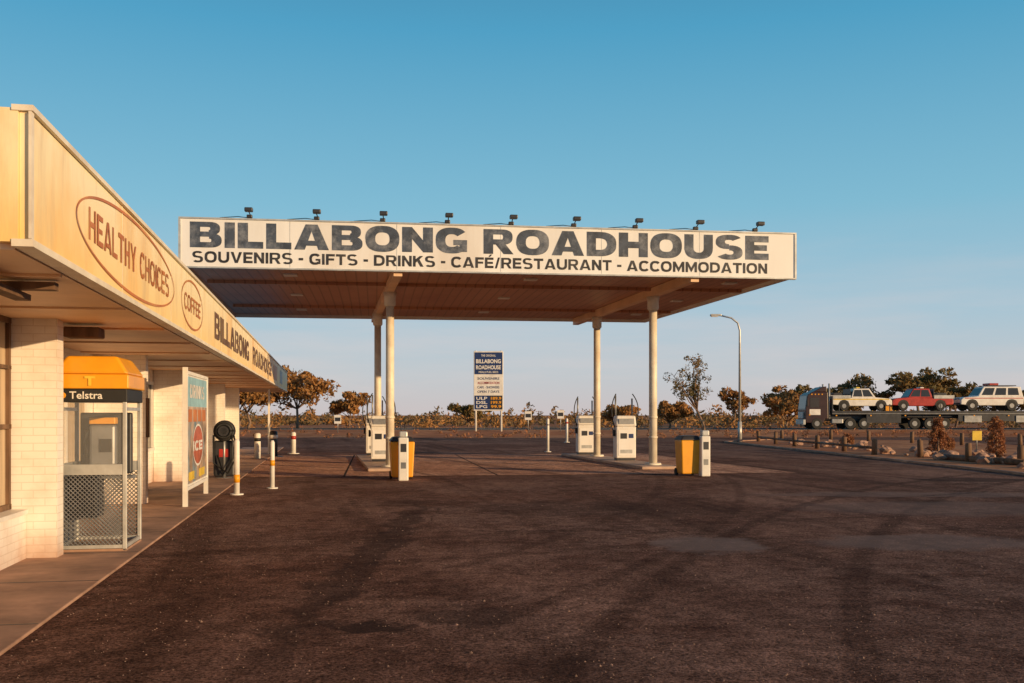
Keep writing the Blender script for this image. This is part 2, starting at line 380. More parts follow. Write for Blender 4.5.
# ------------------------------------------------------------------ ground
def sheet(name, poly, z, mat, parent=None):
    return mesh(name,[(x,y,z) for x,y in poly],[tuple(range(len(poly)))],mat,parent)
sheet("ground",[(-2500,-400),(2500,-400),(2500,4000),(-2500,4000)],0,dirt)
sheet("forecourt_asphalt",[(-60,-30),(60,-30),(60,60),(48,72),(20,71),(5,69.5),(-20,71),(-50,70),(-60,64)],.004,asphalt)
V=[];F=[]
for i in range(7000):
    d=R.uniform(3.2,26); x=R.uniform(-.56,.56)*d
    if x < -2.1-.185*d: continue
    s=R.uniform(.003,.009)*(1 if R.random()<.93 else 1.7); o=len(V); a=R.uniform(0,6.28)
    for k in range(4): V.append((x+s*math.cos(a+k*1.57)*R.uniform(.7,1.2),d+s*math.sin(a+k*1.57)*R.uniform(.7,1.2),.004))
    V.append((x,d,.004+s*R.uniform(.6,1.1))); F+=[(o+k,o+(k+1)%4,o+4) for k in range(4)]
mesh("loose_gravel",V,F,pebm)
road=empty("highway")
mesh("carriageway",[(-400,84,.35),(400,84,.35),(400,96,.35),(-400,96,.35)],[(0,1,2,3)],roadm,road)
mesh("verge",[(-400,84,.346),(400,84,.346),(400,96,.346),(-400,96,.346),(-400,76,-.02),(400,76,-.02),(400,104,-.02),(-400,104,-.02)],
     [(4,5,1,0),(3,2,6,7)],dirt,road)
boxes("edge_line",[(-400,400,84.6,84.75,.352,.356),(-400,400,95.2,95.35,.352,.356)],white,road)
boxes("centre_line",[(-300+i*9,-297+i*9,89.9,90.05,.352,.356) for i in range(66)],white,road)

# ------------------------------------------------------------------ canopy
th=math.atan2(2.2,15.89)
can=empty("fuel_canopy",(-8.24,24.7,0),th)
L=16.04; DP=13.2; SK=-.5; ZB=5.3; ZT=6.48
def skx(x,y): return x+SK*y/DP
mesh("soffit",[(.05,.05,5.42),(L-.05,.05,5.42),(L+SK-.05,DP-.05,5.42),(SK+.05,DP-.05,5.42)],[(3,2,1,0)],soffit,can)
prism("roof_deck",[(.06,.06),(L-.06,.06),(L+SK-.06,DP-.06),(SK+.06,DP-.06)],5.7,5.9,lgrey,can)
box("front_fascia",0,L,0,.06,ZB,ZT,signwhite,can)
prism("side_fascia",[(0,.062),(.06,.062),(.06+SK,DP-.062),(SK,DP-.062)],ZB,ZT,signwhite,can)
prism("side_fascia",[(L-.06,.062),(L,.062),(L+SK,DP-.062),(L-.06+SK,DP-.062)],ZB,ZT,signwhite,can)
box("rear_fascia",SK,L+SK,DP-.06,DP,ZB,ZT,signwhite,can)
boxes("fascia_trim",[(-.03,L+.03,-.03,.09,ZT+.002,ZT+.04),(-.03,L+.03,-.03,.09,ZB-.04,ZB-.002),(-.035,.02,-.025,-.002,ZB,ZT),(L-.02,L+.035,-.025,-.002,ZB,ZT)],lgrey,can)
boxes("panel_joint",[(L*i/6-.006,L*i/6+.006,-.003,-.001,ZB+.01,ZT-.01) for i in range(1,6)],lgrey,can)
for xx in (13.27,5.38):
    prism("main_beam",[(xx-.11,.1),(xx+.11,.1),(xx+.11-.6,DP-.12),(xx-.11-.6,DP-.12)],5.16,5.41,awn,can)
boxes("cross_beam",[(.1,L-.2,3.44,3.58,5.33,5.415),(-.05,L-.5,9.75,9.89,5.33,5.415)],soffit,can)
boxes("ceiling_light",[(skx(x,y)-.18,skx(x,y)+.18,y-.18,y+.18,5.38,5.418) for x in (2.6,9.2,15) for y in (2,6.5,11)],white,can)
cols=[(13.10,3.54),(5.23,3.52),(12.8,9.84),(4.9,9.82)]
tb=[]
for x,y in cols:
    tb.append(([(x,y,.06),(x,y,.16)],[.26,.24])); tb.append(([(x,y,.16),(x,y,4.75)],[.125,.12]))
    tb.append(([(x,y,4.75),(x,y,4.8),(x,y,5.02),(x,y,5.159)],[.14,.17,.17,.2]))
    tb.append(([(x,y,.9),(x,y,.96)],[.14,.14])); tb.append(([(x,y,1.5),(x,y,1.56)],[.14,.14]))
tubes("support_column",tb,cream,can,18)
heavy_text("title_lettering","BILLABONG ROADHOUSE",(.24,0,ZB+.47),(1,0,0),15.05,.64,letter,can,sv=.38,sh=.265,gap=.11)
heavy_text("services_lettering","SOUVENIRS - GIFTS - DRINKS - CAFÉ/RESTAURANT - ACCOMMODATION",(.3,0,ZB+.10),(1,0,0),14.95,.275,letter2,can,sv=.29,sh=.22,gap=.16,space=.36)
lm=[];lb=[]
for i in range(9):
    x=1.7+i*1.655
    lm.append(([(x,.03,ZT),(x,0,ZT+.14),(x-.02,-.3,ZT+.19)],.014))
    lm.append(([(x-.75,.04,ZT+.05),(x-.3,.04,ZT+.09),(x,.04,ZT+.06)],.010))
    lb.append((x-.10,x+.10,-.38,-.22,ZT+.15,ZT+.25)); lb.append((x-.09,x+.05,-.02,.08,ZT+.05,ZT+.14))
tubes("sign_floodlight_arm",lm,darkm,can,8); boxes("sign_floodlight",lb,darkm,can,.02)

sl=empty("forecourt_slab",(-8.24,24.7,0),th)
mesh("slab_surface",[(.2,.5,.012),(16.3,.5,.012),(15.7,14.4,.012),(-.3,14.4,.012)],[(0,1,2,3)],slabm,sl)
for xx in (13.0,5.1):
    prism("pump_island_kerb",[(xx-.5,2.6),(xx+.6,2.6),(xx+.1,12.6),(xx-1.0,12.6)],.012,.1,island,sl,.02)

cth,sth=math.cos(th),math.sin(th)
def canw(x,y): return (-8.24+x*cth-y*sth, 24.7+x*sth+y*cth)
def pump(x,y):
    X,Y=canw(x,y); e=empty("fuel_pump",(X,Y,.1),th)
    box("cabinet",-.33,.33,-.24,.24,.08,1.12,white,e,.03)
    box("plinth",-.30,.30,-.2,.2,0,.08,darkm,e)
    prism("head",[(-.35,-.26),(.35,-.26),(.35,.26),(-.35,.26)],1.122,1.48,white,e,.05,poly_top=[(-.32,-.22),(.32,-.22),(.32,.22),(-.32,.22)])
    box("display_front",-.26,.26,-.272,-.262,1.2,1.38,grey,e,.01)
    box("display_side",.354,.366,-.2,.2,1.2,1.4,darkm,e,.01)
    box("lower_panel",-.27,.27,-.25,-.241,.16,1.0,signwhite,e,.01)
    box("meter_window",-.2,.02,-.256,-.251,.72,.9,darkm,e)
    box("grade_label",.08,.24,-.256,-.251,.74,.88,blue,e)
    box("vent",-.2,.2,-.256,-.251,.24,.36,lgrey,e)
    tubes("hose_mast",[([(-.28,.1,1.4),(-.28,.1,2.15)],.028),([(.28,.1,1.4),(.28,.1,2.05)],.028)],grey,e)
    def hose(sx):
        pts=[]
        for i in range(15):
            t=i/14; a=math.pi*t
            pts.append((sx*(.28+.17*math.sin(a)),.05-.12*math.sin(a),2.2-1.25*t+.14*math.sin(a)*(1-t)))
        return pts
    tubes("hose",[(hose(1),.018),(hose(-1),.018)],black,e,8)
    boxes("nozzle",[(.34,.41,-.12,.02,.8,1.02),(-.41,-.34,-.12,.02,.8,1.02)],black,e,.015)
for p in ((13.0,6.6),(12.75,11.6),(5.0,6.9),(4.8,12.0)): pump(*p)

def bin_(x,y,rz=0.,k=1.):
    e=empty("rubbish_bin",(x,y,.004),th+rz); e.scale=(k,k,1)
    prism("body",[(-.25,-.25),(.25,-.25),(.25,.25),(-.25,.25)],.06,.94,orange,e,.03,poly_top=[(-.29,-.29),(.29,-.29),(.29,.29),(-.29,.29)])
    prism("lid",[(-.31,-.32),(.31,-.32),(.31,.32),(-.31,.32)],.945,1.06,darkm,e,.03,poly_top=[(-.22,-.24),(.22,-.24),(.22,.24),(-.22,.24)])
    tubes("wheel",[([(-.28,.24,.1),(-.22,.24,.1)],.1),([(.22,.24,.1),(.28,.24,.1)],.1)],tyre,e,14)
    box("handle",-.24,.24,.33,.37,.92,.97,darkm,e,.01)
    return e
def station(x,y):
    e=empty("windscreen_wash_station",(x,y,.004),th)
    box("post_box",-.12,.12,-.12,.12,.0,1.05,white,e,.025)
    box("bucket",-.10,.10,-.10,.10,1.052,1.2,lgrey,e,.03)
    tubes("squeegee",[([(-.05,0,1.15),(-.07,-.02,1.45)],.012),([(.05,0,1.15),(.02,.03,1.38)],.012)],darkm,e,6)
    box("squeegee_head",-.15,.01,-.04,.0,1.43,1.47,black,e)
    box("paper_towel_slot",-.07,.07,-.126,-.121,.7,.9,darkm,e)
    box("front_label",-.06,.06,-.126,-.121,.3,.45,grey,e)
bin_(-2.74,24.75,.06,1.02); station(-2.64,24.2)
bin_(4.62,26.2,.05,.92); station(5.02,25.95)

# ------------------------------------------------------------------ roadhouse building
TH=math.atan(.185)
bd=empty("roadhouse_building",(0,0,0),TH)
VF=-1.87; U0=6.8; U1=47.6; FB=2.72; FT=3.53
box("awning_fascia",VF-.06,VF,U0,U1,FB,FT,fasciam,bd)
box("awning_end_fascia",-4.6,VF-.19,U0-.012,U0+.05,FB,FT,white,bd)
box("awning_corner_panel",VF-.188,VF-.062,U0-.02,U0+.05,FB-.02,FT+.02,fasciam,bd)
boxes("fascia_capping",[(VF-.1,VF+.03,U0-.03,U1,FT+.003,FT+.04),(VF-.1,VF+.03,U0-.03,U1,FB-.05,FB-.003),(VF+.002,VF+.02,U0-.03,U0+.03,FB,FT)],cream,bd)
boxes("fascia_panel_joint",[(VF+.001,VF+.006,U0+i*2.9-.006,U0+i*2.9+.006,FB+.005,FT-.005) for i in range(1,14)],cream,bd)
box("awning_soffit",-4.3,VF-.105,U0+.06,U1,2.66,2.72,awn,bd)
boxes("soffit_batten",[(-4.2,VF-.11,U0+1.2+i*2.4,U0+1.24+i*2.4,2.64,2.659) for i in range(17)],awn,bd)
boxes("awning_bracket",[(-2.9,-2.1,U0+1.5,U0+1.62,2.58,2.639),(-2.5,-2.38,U0+.6,U0+1.9,2.53,2.579)],timber,bd)
prism("roof",[(-12,U0+.06),(VF-.1,U0+.06),(VF-.1,U1),(-12,U1)],3.3,3.36,lgrey,bd)
def bwall(n,*a,m=brick): return box(n,*a,m,bd)
bwall("plinth_wall",-3.45,-3.25,-2,11.68,.0,.52)
bwall("window_sill",-3.46,-3.22,-2,11.67,.523,.57,m=white)
bwall("nib_wall",-3.46,-2.93,11.7,11.95,.0,2.66)
boxes("window_frame",[(-3.47,-3.4,y,y+.06,.57,2.62) for y in (-1.9,.2,2.3,4.4,6.5,8.6,10.7,11.62)]+
      [(-3.47,-3.4,-2,11.7,.572,.63),(-3.47,-3.4,-2,11.7,2.6,2.66),(-3.47,-3.4,-2,11.7,1.45,1.5),(-3.47,-3.4,-2,11.7,2.1,2.14)],timber,bd)
bwall("window_glass",-3.45,-3.44,-2,11.68,.575,2.65,m=curtain)
bwall("main_wall",-4.25,-4.05,11.9,U1,.0,2.66)
bwall("end_wall",-12,-4.06,U1-.25,U1-.05,0,3.3)
bwall("near_end_wall",-12,-3.5,-2.2,-2.02,0,3.3)
for u in [18.5,24.6,29.5,34.5,40.]:
    bwall("nib_wall",-4.04,-3.17 if u<20 else -3.4,u,u+.25,.0,2.66)
boxes("awning_post",[(-2.36,-2.28,u,u+.08,.05,2.64) for u in (41.,)],white,bd)
def window(u0,u1,z0=.85,z1=2.3,v=-4.04,g=glassd):
    box("window_pane",v+.005,v+.015,u0,u1,z0,z1,g,bd)
    n=max(2,int((u1-u0)/1.1)); fr=[(v,v+.06,u0-.06,u1+.06,z1+.001,z1+.07),(v,v+.09,u0-.08,u1+.08,z0-.07,z0-.001)]
    for i in range(n+1):
        y=u0+(u1-u0)*i/n; fr.append((v,v+.05,y-.03,y+.03,z0,z1))
    boxes("window_frame",fr,white,bd)
window(12.6,17.8,g=curtain); window(19.5,21.2,.1,2.1); window(22,24.2); window(25.5,29,.6); window(30.3,34,.6); window(35.3,39.4,.6,g=curtain); window(41,46.5)
box("entry_door",-4.04,-3.98,21.35,21.95,.1,2.15,timber,bd)
boxes("wall_air_unit",[(-4.04,-3.65,13.2,14.1,2.05,2.45)],white,bd,.03)
boxes("air_unit_grille",[(-3.649,-3.64,13.25,13.8,2.1+i*.05,2.12+i*.05) for i in range(6)],darkm,bd)
box("wall_bracket_box",-3.9,-3.45,14.4,14.9,2.0,2.35,timber,bd,.02)
boxes("wall_light",[(-3.0,-2.6,12.2,12.5,2.5,2.62)],timber,bd,.02)
box("noticeboard",-3.169,-3.14,18.52,18.73,1.2,1.9,timber,bd)
bn=empty("outdoor_bench",(0,0,0),TH)
boxes("seat_slat",[(-3.95+i*.13,-3.85+i*.13,25.6,27.3,.49,.53) for i in range(3)],timber,bn)
boxes("backrest_slat",[(-3.99,-3.96,25.6,27.3,.62+i*.14,.72+i*.14) for i in range(2)],timber,bn)
boxes("leg",[(-3.92,-3.6,y,y+.06,.05,.488) for y in (25.8,27.05)],darkm,bn)
pt=empty("footpath",(0,0,0),TH)
prism("footpath_slab",[(-4.05,-3),(-2.13,-3),(-2.13,50),(-4.05,50)],.0,.03,concrete,pt,.01)
boxes("footpath_joint",[(-4.0,-2.14,i*2.,i*2.+.015,.0305,.033) for i in range(1,24)],darkm,pt)
r=(0,1,0)
def Yu(Y,X0=-1.9): return 1.0167*Y-.182*X0
u0=Yu(7.5);u1=Yu(12.3)
ellipse_ring("oval_border",(VF,(u0+u1)/2,FB+.41),r,(u1-u0)/2,.375,.028,orpaint,bd)
heavy_text("menu_lettering","HEALTHY CHOICES",(VF,u0+.42,FB+.28),r,u1-u0-.84,.26,orpaint,bd,sv=.26,sh=.17,gap=.2,space=.6)
u0=Yu(12.9);u1=Yu(15.1)
ellipse_ring("oval_border",(VF,(u0+u1)/2,FB+.41),r,(u1-u0)/2,.34,.028,orpaint,bd)
heavy_text("coffee_lettering","COFFEE",(VF,u0+.28,FB+.3),r,u1-u0-.56,.22,orpaint,bd,sv=.26,sh=.17,gap=.2)
brown=M("brown_lettering",(.16,.08,.04),.6,dirt=(.4,.25,.12),dirtamt=.5)
heavy_text("name_lettering","BILLABONG",(VF,Yu(16.7),FB+.17),r,Yu(24.0)-Yu(16.7),.45,brown,bd)
heavy_text("name_lettering","ROADHOUSE",(VF,Yu(25.2),FB+.17),r,Yu(33.5)-Yu(25.2),.45,brown,bd)
box("emblem",VF+.002,VF+.008,Yu(35),Yu(37),FB+.15,FT-.15,orpaint,bd)
box("emblem",VF+.002,VF+.008,Yu(39.5),Yu(41.5),FB+.15,FT-.15,M("faded_blue",(.30,.38,.42),.5),bd)

# ------------------------------------------------------------------ phone booth
pb=empty("telephone_booth",(0,0,0),TH)
W=.39; Dp=.95
pb.location=Matrix.Rotation(TH,3,'Z')@Vector((-2.29-.39,12.14,.03))
posts=[(-W,-W+.045,0,.045),(W-.045,W,0,.045),(-W,-W+.045,Dp-.045,Dp),(W-.045,W,Dp-.045,Dp)]
boxes("frame_post",[(a,b,c,d,0,1.88) for a,b,c,d in posts],lgrey,pb,.006)
rl=[]
for z0,z1 in ((.03,.07),(.88,1.0),(1.62,1.66)):
    rl+= [(-W+.046,W-.046,.005,.035,z0,z1),(-W+.046,W-.046,Dp-.035,Dp-.005,z0,z1)] if z0!=1.62 else []
    rl+= [(-W+.005,-W+.035,.046,Dp-.046,z0,z1),(W-.035,W-.005,.046,Dp-.046,z0,z1)] if z0!=.88 else [(-W+.005,-W+.035,.046,Dp-.046,z0,z1)]
boxes("rail",rl,lgrey,pb)
box("name_band",-W-.01,W+.01,-.01,Dp+.01,1.72,1.87,black,pb,.01)
text("band_lettering","Telstra",(-W+.16,-.012,1.755),(1,0,0),.36,.085,white,pb,.012,.004)
tubes("band_symbol",[([(-W+.09,-.015,1.795),(-W+.09,-.011,1.795)],.035)],hood,pb,14)
hp=[(-W-.03,-.04),(W+.03,-.04),(W+.03,Dp+.03),(-W-.03,Dp+.03)]
box("hood_base",-W-.03,W+.03,-.04,Dp+.03,1.872,2.04,hood,pb,.015)
prism("hood_top",hp,2.041,2.25,hood,pb,.03,poly_top=[(-W+.13,.0),(W-.1,.0),(W-.1,Dp-.1),(-W+.13,Dp-.1)])
text("hood_symbol","T",(-.06,-.046,1.905),(1,0,0),.12,.11,yellow,pb,.05,.006)
def lattice(o,rv,w,z0,z1,step=.045,t=.005):
    V=[];F=[]; o=Vector(o); rv=Vector(rv); h=z1-z0
    k=-h
    while k<w:
        for s in (1,-1):
            a0,b0=k,0.; a1,b1=k+h,h
            if a0<0: b0=-a0; a0=0
            if a1>w: b1=h-(a1-w); a1=w
            if a1<=a0: continue
            if s<0: a0,a1=w-a0,w-a1
            p=o+rv*a0+Vector((0,0,z0+b0)); q=o+rv*a1+Vector((0,0,z0+b1))
            v,f=tube_data([p,q],t,4); off=len(V); V+=v; F+=[tuple(i+off for i in g) for g in f]
        k+=step
    return V,F
V=[];F=[]
for o_,rv,w in (((-W+.046,.02,0),(1,0,0),2*W-.09),((-W+.02,.046,0),(0,1,0),Dp-.09),((-W+.046,Dp-.02,0),(1,0,0),2*W-.09)):
    v,f=lattice(o_,rv,w,.07,.88,.05,.006); off=len(V); V+=v; F+=[tuple(i+off for i in g) for g in f]
mesh("perforated_panel",V,F,grey,pb)
mg,nt,b=base_mat("clear_glazing"); b.inputs["Alpha"].default_value=.12; b.inputs["Roughness"].default_value=.08; b.inputs["Base Color"].default_value=(.5,.5,.5,1)
box("glazing_panel",-W+.05,W-.05,.015,.021,1.0,1.72,mg,pb)
box("glazing_panel",-W+.015,-W+.021,.05,Dp-.05,1.0,1.62,mg,pb)
box("payphone_back",-.30,.30,Dp-.16,Dp-.06,.85,1.6,darkm,pb,.02)
box("payphone",-.16,.14,Dp-.32,-.16+Dp-.002,.95,1.45,grey,pb,.03)
box("payphone_keypad",-.04,.1,Dp-.335,Dp-.321,1.12,1.28,black,pb)
box("payphone_top",-.16,.14,Dp-.325,Dp-.161,1.46,1.54,hood,pb,.01)
tubes("handset",[([(-.2,Dp-.3,1.38),(-.22,Dp-.34,1.25),(-.2,Dp-.3,1.1)],[.035,.022,.035]),([(-.2,Dp-.3,1.1),(-.12,Dp-.4,.8),(0,Dp-.3,.95)],.01)],black,pb,8)
box("directory_holder",-W+.06,-.0,.3,.7,.35,.86,darkm,pb,.02)
box("shelf",-W+.05,W-.05,Dp-.4,Dp-.06,.8,.83,grey,pb)
box("booth_floor",-W,W,0,Dp,0,.025,concrete,pb)

# advertising board
ab=empty("advertising_board",(0,0,0),TH)
v=-2.38; a0=Yu(17.1,-2.4); a1=Yu(19.9,-2.4)
boxes("post",[(v-.06,v+.02,a0-.08,a0,.03,2.42),(v-.06,v+.02,a1,a1+.08,.03,2.35),(v-.06,v+.02,a0,a1,2.3,2.36),(v-.06,v+.02,a0,a1,.3,.36)],white,ab)
box("panel_backing",v-.03,v,a0,a1,.361,2.299,white,ab)
box("sky_poster",v+.001,v+.006,a0+.05,a1-.05,1.75,2.27,lblue,ab)
box("landscape_poster",v+.001,v+.006,a0+.05,a1-.05,.4,1.745,M("printed_poster",(.60,.40,.25),.4,var=.5,scale=2.2,dirt=(.12,.35,.5),dirtamt=.9),ab)
V=[(v+.009,(a0+a1)/2,1.05)]+[(v+.009,(a0+a1)/2+.7*math.cos(t*math.pi/16),1.05+.36*math.sin(t*math.pi/16)) for t in range(32)]
mesh("roundel",V,[(0,1+i,1+(i+1)%32) for i in range(32)],M("poster_red",(.55,.12,.05),.4,var=.3,scale=3),ab)
ellipse_ring("roundel_border",(v+.004,(a0+a1)/2,1.05),r,.74,.39,.04,white,ab,32)
heavy_text("poster_lettering","ICE",(v+.004,a0+.7,.95),r,1.3,.18,white,ab,ext=.008)
heavy_text("poster_lettering","DRINKS",(v+.004,a0+.35,1.9),r,2.0,.24,white,ab,ext=.005)
boxes("price_sticker",[(v+.007,v+.012,a0+.2,a0+.9,.45,.6),(v+.007,v+.012,a0+1.6,a0+2.4,.45,.6)],yellow,ab)
boxes("product_picture",[(v+.007,v+.012,a0+.15+i*.65,a0+.6+i*.65,1.48,1.7) for i in range(4)],orpaint,ab)

hr=empty("air_hose_reel",(-7.2,24.9,.0),TH)
tubes("stand",[([(0,0,.0),(0,0,1.3)],.04),([(0,0,.0),(0,0,.04)],.2)],grey,hr,10)
ring=[(.0+.22*math.cos(a*math.pi/12),-.06,1.2+.22*math.sin(a*math.pi/12)) for a in range(25)]
ring2=[(.0+.17*math.cos(a*math.pi/12),-.12,1.2+.17*math.sin(a*math.pi/12)) for a in range(25)]
tubes("coiled_hose",[(ring,.04),(ring2,.04),([(.24,-.1,1.1),(.34,-.1,.6),(.1,-.15,.15),(-.24,-.1,.4),(-.25,-.05,1.1)],.025),([(.2,-.1,1.1),(.22,-.12,.5),(.0,-.15,.15),(-.15,-.1,.6)],.025)],black,hr,10)
tubes("drum",[([(0,.1,1.2),(0,.14,1.2)],.27),([(0,-.2,1.2),(0,-.16,1.2)],.13),([(0,-.2,1.2),(0,.12,1.2)],.08)],darkm,hr,24)
box("housing",-.26,.26,-.02,.26,.06,.96,darkm,hr,.05)
box("label",-.12,.12,-.03,-.021,.55,.75,red,hr)
def bollard(x,y,h,r,m1,m2,band=.12,z=None,name="bollard"):
    z=h-.3 if z is None else z
    e=empty(name,(x,y,.0))
    tubes("post",[([(0,0,.0),(0,0,h-.05),(0,0,h)],[r,r,r*.6])],m1,e,16)
    tubes("band",[([(0,0,z),(0,0,z+band)],r*1.08)],m2,e,16)
    tubes("base_plate",[([(0,0,0),(0,0,.03)],r*2.4)],m1,e,16)
bollard(-5.5,19.9,1.12,.055,white,orange,.16,.25)
bollard(-5.2,21.6,1.05,.05,white,orange,.12,.5)
bollard(-9.2,36.,.95,.11,white,black,.12)
bollard(-9.1,38.,1.0,.15,darkm,white,.14)
bollard(-9.0,41.,.9,.1,white,red,.14)
bollard(1.55,43.,1.45,.06,white,grey,.06)
bollard(3.2,58,1.4,.07,white,red,.1); bollard(-6.9,55,.9,.08,white,red,.1)

# ------------------------------------------------------------------ pylon sign
ps=empty("roadside_sign",((488.5-512)/995.6*82,82,0))
w=1.22
tubes("leg",[([(-1.05,0,-.02),(-1.05,0,6.9)],.09),([(1.05,0,-.02),(1.05,0,6.9)],.09)],white,ps,10)
box("cabinet",-w,w,-.12,.12,1.95,6.85,white,ps,.03)
box("header_panel",-w+.07,w-.07,-.13,-.121,4.95,6.75,blue,ps)
text("header_lettering","THE ORIGINAL",(-.6,-.13,6.4),(1,0,0),1.2,.18,white,ps,.01,.01)
text("header_lettering","BILLABONG",(-1.02,-.13,5.85),(1,0,0),2.04,.34,white,ps,.03,.01)
text("header_lettering","ROADHOUSE",(-1.02,-.13,5.35),(1,0,0),2.04,.34,white,ps,.03,.01)
text("header_lettering","MEALS FUEL BEDS",(-.8,-.13,5.05),(1,0,0),1.6,.16,white,ps,.01,.01)
for i,s in enumerate(["SOUVENIRS","ACCOMMODATION","CAFE - SHOWERS","OPEN 7 DAYS"]):
    text("panel_lettering",s,(-.9,-.122,4.5-i*.36),(1,0,0),1.8,.2,blue if i!=1 else red,ps,.01,.01)
box("price_panel",-w+.07,.1,-.13,-.121,2.05,3.2,blue,ps)
box("price_panel",.101,w-.07,-.13,-.121,2.05,3.2,darkm,ps)
for i in range(3):
    text("price_lettering",["ULP","DSL","LPG"][i],(-1.0,-.13,2.85-i*.34),(1,0,0),.9,.24,white,ps,.02,.01)
    text("price_lettering",["189.9","199.9","99.9"][i],(.2,-.13,2.85-i*.34),(1,0,0),.85,.24,orange,ps,.02,.01)

sl2=empty("street_lamp",(13.5,59,0))
tubes("pole",[([(0,0,0),(0,0,1.2)],[.13,.12]),([(0,0,1.2),(0,0,6.6),(-.12,0,7.05),(-.5,0,7.35),(-1.15,0,7.5)],[.085,.06,.055,.05,.045])],lgrey,sl2,12)
prism("lamp_head",[(-1.75,-.14),(-1.1,-.1),(-1.1,.1),(-1.75,.14)],7.46,7.58,lgrey,sl2,.03)
box("lamp_lens",-1.7,-1.3,-.09,.09,7.42,7.459,white,sl2,.01)

# ------------------------------------------------------------------ garden bed, kerb, timber posts
bed=empty("garden_bed")
sheet("bed_soil",[(13.7,24),(12.5,58),(17,64),(26,62),(27,24)],.03,dirt,bed)
prism("bed_kerb",[(13.55,24),(12.35,58),(12.5,58),(13.7,24)],.0,.08,concrete,bed,.02)
prism("bed_kerb_end",[(12.35,58.01),(16.9,64.1),(17.05,64),(12.6,58.01)],.0,.08,concrete,bed,.02)
fn=empty("timber_post_fence")
P=[(15.95,31.2),(15.4,33.6),(15.1,36.8),(14.3,39.3),(14.35,43),(14.25,46.5),(14.2,50),(14.3,54),(14.6,59),(16.8,62)]
P2=[(24.5,48),(23.5,52),(22.5,56),(21.5,60),(26,44),(20.5,64),(27,40),(27.5,52),(29,47)]
tubes("post",[([(x,y,.02),(x+R.uniform(-.02,.02),y,.62+R.uniform(-.05,.05)),(x,y,.66)],[.11,.105,.08]) for x,y in P+P2],timber,fn,10)
tubes("log_rail",[([(P[i][0],P[i][1],.3),(P[i+1][0],P[i+1][1],.3)],.055) for i in (3,4,5,6,7)]+[([(15.9,30.8,.13),(15.2,35,.13)],.1)],timber,fn,8)
V=[];F=[]
for i in range(70):
    t=R.random(); y=28+t*30; x=14.6+R.uniform(.2,4) ; s=R.uniform(.06,.24)
    bm=bmesh.new(); bmesh.ops.create_icosphere(bm,subdivisions=2,radius=s)
    off=len(V); sd=R.uniform(0,50)
    for vv in bm.verts:
        k=1+.5*mnoise.noise(vv.co/s*1.2+Vector((sd,0,0)))
        V.append((x+vv.co.x*k*1.2,y+vv.co.y*k,.06+vv.co.z*k*.7+.3*s))
    bm.verts.index_update(); F+=[tuple(q.index+off for q in f.verts) for f in bm.faces]; bm.free()
mesh("garden_rocks",V,F,rockm)
def shrub(x,y,h,w,kind,name="garden_shrub"):
    e=empty(name,(x,y,.03)); V=[];F=[]
    tubes("stem",[([(0,0,0),(.03,0,h*.5)],[.05,.03])],bark,e,6)
    for i in range(110):
        z=R.uniform(.03,1); rr=w*.5*(math.sin(math.pi*min(1,(.15+z*.85)))**.5 if kind else (1.15-z*.75))
        a=R.uniform(0,6.28); q=rr*R.uniform(.4,.95)
        leaves(V,F,(math.cos(a)*q,math.sin(a)*q,z*h),.09,.09,.12,30,.05)
    mesh("foliage",V,F,leafC,e)
shrub(17.1,40,1.35,.85,0); shrub(18.0,37,1.45,.75,1); shrub(19.5,45,.7,1.,1); shrub(17.5,52,.5,.8,1)
gb=empty("warning_sign",(19.6,42,.03)); tubes("post",[([(0,0,0),(0,0,.9)],.03)],grey,gb,8); box("plate",-.2,.2,-.05,-.031,.5,.9,yellow,gb,.01)

# ------------------------------------------------------------------ trees
rg=random.Random(11)
gum_tree(-20.5,95,7.3,6.5,rg,leafD,leaf=.24,dens=1.1,nl=9,flat=.9)
gum_tree(-24.5,92,6.0,5.5,rg,leafD,leaf=.24,nl=8,flat=.9); gum_tree(-17,104,4.4,4.5,rg,leafD,leaf=.24,nl=7,trunkr=.1)
gum_tree(-27.5,100,6,6,rg,leafD,leaf=.26,nl=8)
gum_tree(10.7,56,6.2,2.6,random.Random(23),leafA,leaf=.08,dens=.5,lean=-.12,nl=10,name="sparse_gum_tree",trunkr=.09,low=.3,flat=1.3,cs=.85,twigs=4,tmin=.45)
gum_tree(50.5,124,9,8.,rg,leaf=.3,dens=1.1,nl=10,trunkr=.22)
gum_tree(57,128,7.5,6,rg,leaf=.3,nl=8); gum_tree(42,126,6.8,9,rg,leaf=.3,dens=1.3,nl=11,low=.2)
gum_tree(36,130,5.5,7,rg,leafD,leaf=.3,nl=9,low=.2); gum_tree(28,125,6,4.5,rg,leafD,leaf=.26,dens=.7,nl=7)
gum_tree(66,132,6.,8,rg,leaf=.3,nl=9,low=.2); gum_tree(31,112,4.2,5,rg,leafD,leaf=.26,nl=8,low=.2)
gum_tree(19,120,3.4,5,rg,leafD,leaf=.26,nl=8,low=.2); gum_tree(13,118,3.0,4,rg,leafD,leaf=.26,nl=8,low=.2)
gum_tree(61,140,7,7,rg,leaf=.3,nl=9,low=.2); gum_tree(-6,135,3.6,5,rg,leaf=.26,nl=8,low=.2)
V=[];F=[];V2=[];F2=[]
for i in range(780):
    y=106+130*rg.random()**.8; x=rg.uniform(-.62,.66)*y
    k=mnoise.noise(Vector((x*.06,y*.06,3.)))
    if y<150 and k<-.05: continue
    h=rg.uniform(.6,1.8)*(1+.9*k) * (1.35 if y>150 else 1)
    w_=rg.uniform(.8,2.2)
    A,B=(V,F) if rg.random()<.55 else (V2,F2)
    leaves(A,B,(x,y,h*.5),w_,w_,h*.62,60,.25 if y<160 else .38,rg)
mesh("distant_scrub",V,F,leafB); mesh("distant_orange_lit_scrub",V2,F2,leafD)  # second scrub mesh uses the leaf colour with orange sunlight painted in
